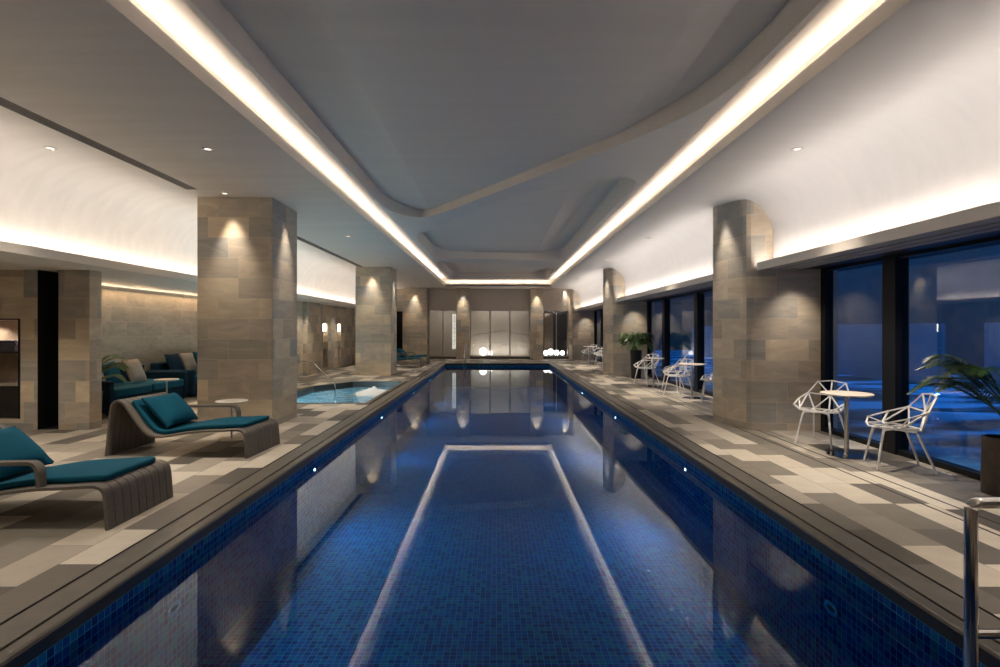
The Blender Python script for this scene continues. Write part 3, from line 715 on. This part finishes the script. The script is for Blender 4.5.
def table(x, y, label):
    o = table0 if first[1] else copy_tree(table0); first[1] = False
    o.location = (x, y, 0); tag(o, label, 'table', 'small round tables by the windows')
TX = [(4.0, 6.40), (4.1, 11.75), (3.95, 14.1), (4.1, 21.4), (3.88, 23.3)]
tn = ['nearest the camera', 'beyond the nearest stone pier', 'before the potted fern by the second pier', 'just beyond the second stone pier', 'farthest from the camera']
for (x, y), nm in zip(TX, tn): table(x, y, f'small round pedestal table by the windows, {nm}')
CH = [(4.10, 7.06, (-.80, -.60), 'white wire chair beside the nearest stone pier, behind the nearest table'),
      (4.19, 5.86, (-.95, .30), 'white wire chair closest to the camera, facing the pool, before the blue window'),
      (4.03, 12.40, (-.80, -.60), 'white wire chair behind the second nearest table, beyond the stone pier'),
      (4.36, 11.22, (-.95, .30), 'white wire chair half hidden by the nearest stone pier'),
      (3.97, 14.85, (-.80, -.60), 'white wire chair beside the black planter of the potted fern'),
      (4.30, 13.68, (-.95, .30), 'white wire chair against the window between the two middle tables'),
      (4.15, 21.95, (-.80, -.60), 'white wire chair behind the table just beyond the second pier'),
      (4.32, 20.85, (-.95, .30), 'white wire chair peeking out past the second stone pier'),
      (3.95, 23.9, (-.80, -.60), 'white wire chair farthest down the window side'),
      (4.28, 22.85, (-.95, .30), 'white wire chair between the two farthest tables')]
for c in CH: chair(c[0], c[1], c[2], c[3])

# ------------------------------------------------------------------ loungers
PROF = [(0.0, 0.0), (0.012, 0.16), (0.022, 0.25), (0.04, 0.288), (0.075, 0.308), (0.13, 0.315), (0.35, 0.302), (0.52, 0.295), (0.75, 0.268), (0.92, 0.238), (1.02, 0.228), (1.10, 0.237), (1.17, 0.268),
        (1.24, 0.33), (1.33, 0.445), (1.41, 0.555), (1.455, 0.605), (1.50, 0.630), (1.545, 0.628), (1.58, 0.60), (1.60, 0.55), (1.625, 0.36), (1.66, 0.0)]
def smooth_prof(pts, n=3):
    out = []
    for i in range(len(pts) - 1):
        p0 = pts[max(0, i - 1)]; p1 = pts[i]; p2 = pts[i + 1]; p3 = pts[min(len(pts) - 1, i + 2)]
        for k in range(n):
            t = k / n
            f = lambda a, b, c, d: 0.5 * (2 * b + (c - a) * t + (2 * a - 5 * b + 4 * c - d) * t * t + (3 * b - a - 3 * c + d) * t ** 3)
            out.append((f(p0[0], p1[0], p2[0], p3[0]), f(p0[1], p1[1], p2[1], p3[1])))
    out.append(pts[-1]); return out
def ribbon(mb, pts, y0, y1, t0, t1):
    """solid band following (x,z) points; t0/t1 offsets along the outward normal (up on the seat)"""
    A = []; n = len(pts)
    for i, (x, z) in enumerate(pts):
        a = pts[max(0, i - 1)]; b = pts[min(n - 1, i + 1)]; dx, dz = b[0] - a[0], b[1] - a[1]; l = math.hypot(dx, dz) or 1
        nx, nz = -dz / l, dx / l
        A.append([mb.bm.verts.new((-(x + nx * t), y, z + nz * t)) for y, t in ((y0, t0), (y1, t0), (y1, t1), (y0, t1))])
    for a, b in zip(A, A[1:]):
        for k in range(4): mb.bm.faces.new((a[k], a[(k + 1) % 4], b[(k + 1) % 4], b[k]))
    mb.bm.faces.new(A[0]); mb.bm.faces.new(A[-1][::-1])
SP = smooth_prof(PROF)
def make_lounger(arm):
    """foot end at x=0, head towards -x, width y 0..0.82; arm 'near' = y 0 side, 'far' = y .82 side"""
    r = empty('sun_lounger', (0, 0, 0)); W = 0.82
    mb = MB(); ns = 9; w = W / ns
    for k in range(ns): ribbon(mb, SP, k * w + 0.004, (k + 1) * w - 0.004, -0.013, 0.009)
    mb.build('frame', 'rattan', r, smooth=True)
    mb = MB(); ribbon(mb, SP, 0.006, W - 0.006, -0.009, 0.002); mb.build('frame_core', 'rattan_dark', r)
    cp = [p for p in SP if 0.17 < p[0] < 1.44]
    cp = [p for i, p in enumerate(SP) if 12 <= i <= 52 and 0.085 < p[0] < 1.45]
    mb = MB(); ribbon(mb, cp, 0.10, W - 0.10, 0.010, 0.058); mb.build('mattress', 'teal', r, smooth=True, bevel=0.018)
    p = cushion_mb(0.45, 0.58, 0.19).build('pillow', 'teal', r, smooth=True)
    if arm == 'near': p.location = (-1.10, W / 2, 0.475); p.rotation_euler = (0, math.radians(42), 0)
    else: p.location = (-1.155, W / 2, 0.485); p.rotation_euler = (0, math.radians(46), 0)
    y = 0.045 if arm == 'near' else W - 0.045
    pts = [(-0.50, .30), (-0.505, .33), (-0.512, .42), (-0.53, .455), (-0.56, .475), (-0.62, .478), (-0.9, .474), (-1.2, .47), (-1.36, .47)]
    pts = [(-a, b) for a, b in smooth_prof([(-a, b) for a, b in pts])]
    mb = MB(); ribbon(mb, [(-a, b) for a, b in pts], y - 0.035, y + 0.035, -0.013, 0.013)
    mb.build('armrest', 'rattan', r, smooth=True)
    return r
LN = make_lounger('near'); LF = make_lounger('far')
LN.location = (-2.80, 4.02, 0); tag(LN, 'taupe sun lounger closest to the camera with teal mattress and pillow', 'sun lounger', 'sun loungers on the left deck')
LF.location = (-2.80, 6.26, 0); LF.rotation_euler = (0, 0, math.radians(-4)); tag(LF, 'whole taupe sun lounger before the nearest square column', 'sun lounger', 'sun loungers on the left deck')
a = copy_tree(LN); a.location = (-2.85, 21.1, 0); a.rotation_euler = (0, 0, 0); tag(a, 'nearer of the two distant sun loungers beyond the second column', 'sun lounger')
a = copy_tree(LN); a.location = (-2.83, 22.9, 0); a.rotation_euler = (0, 0, 0); tag(a, 'farther of the two distant sun loungers near the end wall', 'sun lounger')

# small side tables
def side_table(x, y, rt, h, label, curved=False):
    r = empty('side_table', (x, y, 0), 0, label, 'side table', 'small round side tables on the left deck')
    MB().lathe([(rt - .005, h - .018), (rt, h - .012), (rt, h - .004), (rt - .004, h)], n=40).build('tabletop', 'table_top', r)
    MB().lathe([(0.012, 0.01), (0.012, h - .025), (0.05, h - .022), (0.05, h - .0185)], n=16).build('pole', 'brushed', r, smooth=True)
    MB().lathe([(0.16, 0.0), (0.16, 0.007), (0.15, 0.01), (0.015, 0.012)], n=32).build('base', 'brushed', r)
side_table(-3.48, 7.36, 0.20, 0.51, 'small round side table at the foot of the nearest square column')
side_table(-6.07, 10.3, 0.205, 0.53, 'small round side table in front of the teal sofa')

# ------------------------------------------------------------------ sofas in the alcove
def make_sofa(L):
    """runs along y from 0..L, back to -x (x -1..0 front)"""
    r = empty('sofa', (0, 0, 0))
    MB().box(-0.98, -0.02, 0.12, L - 0.12, 0.05, 0.27).build('base', 'teal_dark', r, bevel=0.02)
    half = (L - 0.24) / 2
    for k in range(2):
        MB().box(-0.80, 0.0, 0.125 + k * half + 0.004, 0.12 + (k + 1) * half - 0.006, 0.272, 0.43).build('seat_cushion', 'teal', r, bevel=0.04, smooth=True)
    MB().box(-1.0, -0.81, 0.125, L - .125, 0.272, 0.72).build('backrest', 'teal_dark', r, bevel=0.03)
    for y in (0.0, L - 0.12): MB().box(-1.0, 0.0, y, y + 0.12, 0.05, 0.58).build('armrest', 'teal_dark', r, bevel=0.03)
    for x in (-0.93, -0.07):
        for y in (0.05, L - 0.07): MB().lathe([(0.02, 0), (0.025, 0.05)], c=(x, y), n=10).build('leg', 'black_frame', r)
    return r
s1 = make_sofa(2.35); s1.location = (-6.42, 9.30, 0); tag(s1, 'long teal sofa along the alcove wall, nearer to the camera', 'sofa', 'teal sofas in the alcove')
s2 = copy_tree(s1); s2.location = (-6.42, 11.85, 0); tag(s2, 'dark teal sofa farther along the alcove, partly behind the square column', 'sofa')
def pillow(x, y, z, w, mat, label, tilt=68, yaw=0.0):
    o = cushion_mb(w, w, 0.14).build('throw_pillow', mat, smooth=True)
    o.rotation_euler = Matrix.Rotation(yaw, 3, 'Z').to_euler()
    R = Matrix.Rotation(yaw, 3, 'Z') @ Matrix.Rotation(math.radians(tilt), 3, 'Y')
    o.rotation_euler = R.to_euler(); o.location = (x, y, z); tag(o, label, 'cushion', 'throw pillows on the alcove sofas')
pillow(-6.96, 9.68, 0.65, 0.42, 'grey_fabric', 'pale grey pillow at the near end of the nearer sofa')
pillow(-6.98, 10.14, 0.66, 0.43, 'teal', 'teal pillow second from the near end of the nearer sofa')
pillow(-6.86, 10.62, 0.665, 0.46, 'grey_fabric', 'pale grey pillow in the middle of the nearer sofa', 66, 0.0)
pillow(-7.06, 12.30, 0.68, 0.48, 'teal_dark', 'dark teal pillow at the near end of the farther sofa')
pillow(-7.06, 12.86, 0.68, 0.48, 'grey_fabric', 'pale grey pillow on the farther sofa')
pillow(-7.06, 13.42, 0.68, 0.48, 'teal', 'teal pillow at the far end of the farther sofa')

# ------------------------------------------------------------------ plants
def frond(L, rise, droop, leaf, nl, width, rnd):
    """one arching feather leaf growing along +x from the origin"""
    mb = MB(); pts = []
    for k in range(13):
        t = k / 12; pts.append(Vector((L * t * (1 - 0.12 * t), 0, rise * math.sin(min(1, t * 1.1) * PI / 2) - droop * t ** 2.4)))
    mb.tube(pts, 0.007, 6, r2=0.002)
    for k in range(nl):
        t = 0.16 + 0.84 * k / (nl - 1); f = t * 12; i = min(11, int(f)); p = pts[i].lerp(pts[i + 1], f - i); d = (pts[i + 1] - pts[i]).normalized()
        ll = leaf * math.sin(PI * min(1, 0.18 + t * 0.78)) ** 0.7 * rnd.uniform(0.85, 1.1)
        for sd in (-1, 1):
            dirv = (d * (0.55 + 0.5 * t) + Vector((0, sd * 0.95, 0)) + Vector((0, 0, 0.15))).normalized()
            side = dirv.cross(Vector((0, 0, 1))).normalized() * width
            q0 = p; q1 = p + dirv * ll * 0.45 + Vector((0, 0, 0.0)); q2 = p + dirv * ll + Vector((0, 0, -0.28 * ll))
            fold = Vector((0, 0, -width * 0.5))
            v = [mb.bm.verts.new(x) for x in (q0, q1 + side + fold, q2, q1 - side + fold, q1)]
            mb.bm.faces.new((v[0], v[1], v[4])); mb.bm.faces.new((v[1], v[2], v[4])); mb.bm.faces.new((v[2], v[3], v[4])); mb.bm.faces.new((v[3], v[0], v[4]))
    return mb
def palm(x, y, label, pot, pot_mat, n, L, leafmat, leaf=0.2, zr=(0.5, 1.0), seed=1, angs=None, trunk=0.12, width=0.011, Lr=(0.8, 1.15), dr=(0.15, 0.5)):
    rnd = random.Random(seed)
    r = empty('potted_palm', (x, y, 0), 0, label, 'potted plant')
    rb, rt, h = pot
    MB().lathe([(rb, 0), (rt, h - .01), (rt, h), (rt - .025, h), (rt - .03, h - .05)], n=36).build('planter', pot_mat, r, smooth=True)
    MB().lathe([(rt - .032, h - .06), (rt - .032, h - .045), (0.02, h - .03)], n=24).build('soil', 'soil', r)
    mb = MB()
    for k in range(5):
        a = rnd.uniform(0, 2 * PI); q = rnd.uniform(0, rt * .35)
        mb.tube([(q * math.cos(a), q * math.sin(a), h - .05), (q * .8 * math.cos(a), q * .8 * math.sin(a), h + trunk)], 0.014, 8, r2=0.009)
    mb.build('stem', 'stem', r)
    for k in range(n):
        a = angs[k] if angs else 2 * PI * k / n + rnd.uniform(-.3, .3)
        LL = L * rnd.uniform(*Lr)
        f = frond(LL, rnd.uniform(*zr) * L, rnd.uniform(*dr) * L, leaf, 28, width, rnd).build('frond', leafmat, r, recalc=False, uv=False)
        f.location = (0.02 * math.cos(a), 0.02 * math.sin(a), h + trunk * rnd.uniform(0.3, 1)); f.rotation_euler = (0, 0, a)
palm(4.455, 4.92, 'large arching palm in a brown planter at the right edge', (0.155, 0.15, 0.50), 'brown_pot', 15, 0.74, 'leaf', 0.21, (0.40, 0.66), 5, trunk=0.42, Lr=(0.8, 1.0), dr=(0.12, 0.36), width=0.009,
     angs=[2.55, 2.95, 3.25, 3.7, 2.2, 1.9, 4.3, 4.7, 1.4, 5.1, 5.6, 1.7, 4.5, 2.75, 3.1])
palm(4.10, 16.45, 'bushy green fern palm in a tall black planter before the second pier', (0.14, 0.17, 0.83), 'black_pot', 24, 0.50, 'leaf_light', 0.24, (0.5, 1.25), 11, trunk=0.1, width=0.014, dr=(0.3, 0.9))
palm(-6.45, 8.95, 'palm peeking out behind the near stone pier, beside the nearer sofa', (0.11, 0.13, 0.45), 'black_pot', 7, 0.62, 'leaf_light', 0.14, (0.35, 0.65), 3, trunk=0.4, dr=(0.05, 0.3), Lr=(0.7, 1.0), angs=[0.0, 0.12, -0.12, -0.25, 0.2, 0.05, -0.05])

# ------------------------------------------------------------------ rails
def arcpath(p, q, r, cdir, n=6):
    return p
def bend(pts, r=0.06, n=6):
    out = [Vector(pts[0])]
    for i in range(1, len(pts) - 1):
        p = Vector(pts[i]); a = Vector(pts[i - 1]); b = Vector(pts[i + 1])
        s = p + (a - p).normalized() * r; e = p + (b - p).normalized() * r
        for k in range(n + 1):
            t = k / n; out.append((1 - t) ** 2 * s + 2 * t * (1 - t) * p + t * t * e)
    out.append(Vector(pts[-1])); return out
hr = empty('pool_handrail', (0, 0, 0), 0, 'shiny stainless steel handrail over the right pool edge at bottom right', 'handrail')
MB().tube(bend([(1.72, 2.03, -0.97), (1.72, 2.03, 0.82), (2.95, 2.03, 0.82), (2.95, 2.03, 0.01)], 0.03), 0.021, 16).build('rail', 'steel', hr, smooth=True)
MB().tube([(1.735, 2.03, 0.345), (2.935, 2.03, 0.345)], 0.017, 14).build('crossbar', 'steel', hr, smooth=True)
MB().lathe([(0.05, 0.0), (0.05, 0.01), (0.024, 0.012)], c=(2.95, 2.03), n=24).build('foot_flange', 'steel', hr)
hr = empty('pool_handrail', (0, 0, 0), 0, 'thin steel handrail rising at the far left end of the pool', 'handrail')
MB().tube(bend([(-1.32, 22.9, -0.95), (-1.32, 22.9, 0.3), (-1.32, 23.4, 0.78), (-1.32, 24.1, 0.78), (-1.32, 24.1, 0.01)], 0.12), 0.025, 12).build('rail', 'steel', hr, smooth=True)
hr = empty('tub_handrail', (0, 0, 0), 0, 'slanted steel handrail stepping down into the hot tub', 'handrail')
MB().tube(bend([(-3.86, 13.4, -0.8), (-3.86, 13.4, 0.12), (-4.55, 13.9, 0.62), (-5.1, 14.15, 0.66), (-5.1, 14.15, 0.01)], 0.1), 0.015, 12).build('rail', 'steel', hr, smooth=True)

# ------------------------------------------------------------------ lights
WARM = (1.0, 0.87, 0.72); WARM2 = (1.0, 0.925, 0.86)
def area(loc, rot, sx, sy, e, col=WARM2, spread=PI):
    l = bpy.data.lights.new('area_light', 'AREA'); l.shape = 'RECTANGLE'; l.size = sx; l.size_y = sy; l.energy = e; l.color = col; l.spread = spread
    o = bpy.data.objects.new('area_light', l); C.objects.link(o); o.location = loc; o.rotation_euler = rot; return o
def spot(loc, target, e, deg=50, blend=0.6, col=WARM, rad=0.02):
    l = bpy.data.lights.new('spot_light', 'SPOT'); l.energy = e; l.spot_size = math.radians(deg); l.spot_blend = blend; l.color = col; l.shadow_soft_size = rad
    o = bpy.data.objects.new('spot_light', l); C.objects.link(o); o.location = loc
    o.rotation_euler = (Vector(target) - Vector(loc)).to_track_quat('-Z', 'Y').to_euler(); return o
def point(loc, e, col, rad=0.03):
    l = bpy.data.lights.new('point_light', 'POINT'); l.energy = e; l.color = col; l.shadow_soft_size = rad
    o = bpy.data.objects.new('point_light', l); C.objects.link(o); o.location = loc; return o
# centre trough (light strips lying in the trough, shining up)
K = 1.0
for (a, b) in ((-4.4, 5.5), (5.5, 15.3), (15.3, 25.1)):
    L = b - a
    area((LX - 0.18, (a + b) / 2, ZC + 0.06), (PI, math.radians(-12), 0), 0.05, L, 1.9 * L * K)
    area((RX + 0.18, (a + b) / 2, ZC + 0.06), (PI, math.radians(12), 0), 0.05, L, 1.9 * L * K)
area((0.07, CYF + 0.18, ZC + 0.06), (PI + math.radians(12), 0, 0), 4.6, 0.05, 1.9 * 4.6 * K)
# side coves
for (a, b) in ((-4.9, 5), (5, 15.5), (15.5, 27)):
    L = b - a
    area((-5.355, (a + b) / 2, 2.345), (PI, math.radians(14), 0), 0.05, L, 1.7 * L)
for (a, b) in RIGHT_BAYS + [(YN, -1.27)]:
    L = b - a
    area((3.765, (a + b) / 2, 2.345), (PI, math.radians(-14), 0), 0.05, L - .04, 2.2 * L)
# alcove strip
area((-7.40, 11.6, 2.28), (0, math.radians(-35), 0), 0.03, 6.5, 18, (1.0, 0.66, 0.38))
# downlights over the decks
for x, y, z, _ in DL[:9]:
    spot((x, y, z - 0.03), (x * 0.95, y, 0), 100 if abs(x) < 4 else 30, 72 if x > 0 else 85, 0.9)
for x in (-3.11, 3.24): spot((x, 2.0, ZC - 0.03), (x * 0.97, 2.0, 0), 80, 78, 0.9)  # unseen spots added to brighten the near decks
spot((-3.9, 3.6, ZC - .03), (-3.9, 3.8, 0), 60, 90, 0.9)
# column washers
for y in (8.25, 17.5, 26.6):
    spot((-3.88, y - 0.20, ZC - .02), (-3.88, y + 0.06, 1.2), 46, 50, 1.0, rad=0.05)
    if y < 26: spot((-3.10, y + 0.5, ZC - .02), (-3.27, y + 0.5, 1.2), 46, 50, 1.0, rad=0.05)
for y in (7.98, 17.2, 26.5):
    spot((3.28, y + 0.55, ZC - .02), (3.56, y + 0.5, 1.2), 40, 52, 1.0, rad=0.05)
    spot((4.22, y - 0.45, 2.29), (4.22, y + 0.15, 0.9), 18, 75, 1.0, rad=0.06)
for x in (-1.6, 1.93): spot((x, 26.55, ZC - .02), (x, 26.78, 1.2), 46, 50, 1.0, rad=0.05)
# soffit downlights over the cafe tables
for x, y in ((4.2, 6.2), (4.2, 11.6), (4.2, 14.2), (4.2, 21.5), (4.2, 23.5), (4.2, 3.6)):
    spot((4.0, y, 2.29), (3.95, y, 0), 45, 100, 0.8)
# left lounge downlights under the dropped soffit
for x, y in ((-5.7, 5.5), (-5.9, 11.5), (-5.5, 17), (-5.5, 20.5)):
    spot((x, y, 2.29), (x + .2, y, 0), 24, 110, 0.9)
spot((-6.4, 6.3, 2.29), (-6.5, 6.8, 0), 40, 110, 0.9)
# niche light
spot((-7.02, 8.36, 1.56), (-7.0, 8.42, 0.9), 16, 130, 0.9); spot((-7.6, 8.36, 1.56), (-7.6, 8.42, 0.9), 7, 130, 0.9)
# underwater lights
for Y in (18.2, 14.6, 10.55, 6.65):
    for s, X in ((-1, PX0), (1, PX1)):
        spot((X - s * 0.03, Y, WATER - 0.10), (X - s * 3.0, Y, BOT), 11, 165, 0.9, (0.75, 0.92, 1.0), 0.03)
# tub
point((-3.3, 13.2, -0.45), 26, (0.8, 0.97, 1.0), 0.08); point((-4.2, 12.2, -0.45), 12, (0.8, 0.97, 1.0), 0.08)
# rooms behind the glass
area((0.17, 28.0, 0.05), (PI, 0, 0), 2.8, 0.2, 14, WARM2); area((0.17, 27.9, 2.7), (0, 0, 0), 2.6, 0.3, 8, WARM2)
area((-2.6, 28.6, 2.7), (0, 0, 0), 1.2, 1.2, 4, WARM2)
area((3.2, 29.4, 2.7), (0, 0, 0), 0.6, 0.6, 4, WARM2)

# ------------------------------------------------------------------ world: blue dusk
w = bpy.data.worlds.new('world'); sc.world = w; w.use_nodes = True
nt = w.node_tree; nt.nodes.clear()
o = nt.nodes.new('ShaderNodeOutputWorld'); b = nt.nodes.new('ShaderNodeBackground'); nt.links.new(b.outputs[0], o.inputs[0])
tc = nt.nodes.new('ShaderNodeTexCoord'); sx = nt.nodes.new('ShaderNodeSeparateXYZ'); nt.links.new(tc.outputs['Generated'], sx.inputs[0])
cr = nt.nodes.new('ShaderNodeValToRGB'); nt.links.new(sx.outputs[2], cr.inputs[0])
cr.color_ramp.elements[0].position = 0.0; cr.color_ramp.elements[0].color = (0.10, 0.42, 0.85, 1)
cr.color_ramp.elements[1].position = 0.7; cr.color_ramp.elements[1].color = (0.04, 0.26, 0.62, 1)
nt.links.new(cr.outputs[0], b.inputs[0]); b.inputs[1].default_value = 0.7

# ------------------------------------------------------------------ view
sc.view_settings.view_transform = 'Standard'; sc.view_settings.look = 'None'
sc.view_settings.exposure = 1.42; sc.view_settings.gamma = 1.0; sc.view_settings.use_curve_mapping = False
cy = sc.cycles
cy.use_denoising = True; cy.max_bounces = 9; cy.diffuse_bounces = 5; cy.glossy_bounces = 5; cy.transparent_max_bounces = 16; cy.transmission_bounces = 4
cy.sample_clamp_indirect = 6.0; cy.caustics_reflective = False; cy.caustics_refractive = False; cy.use_light_tree = True
try: cy.denoising_input_passes = 'RGB_ALBEDO_NORMAL'
except Exception: pass
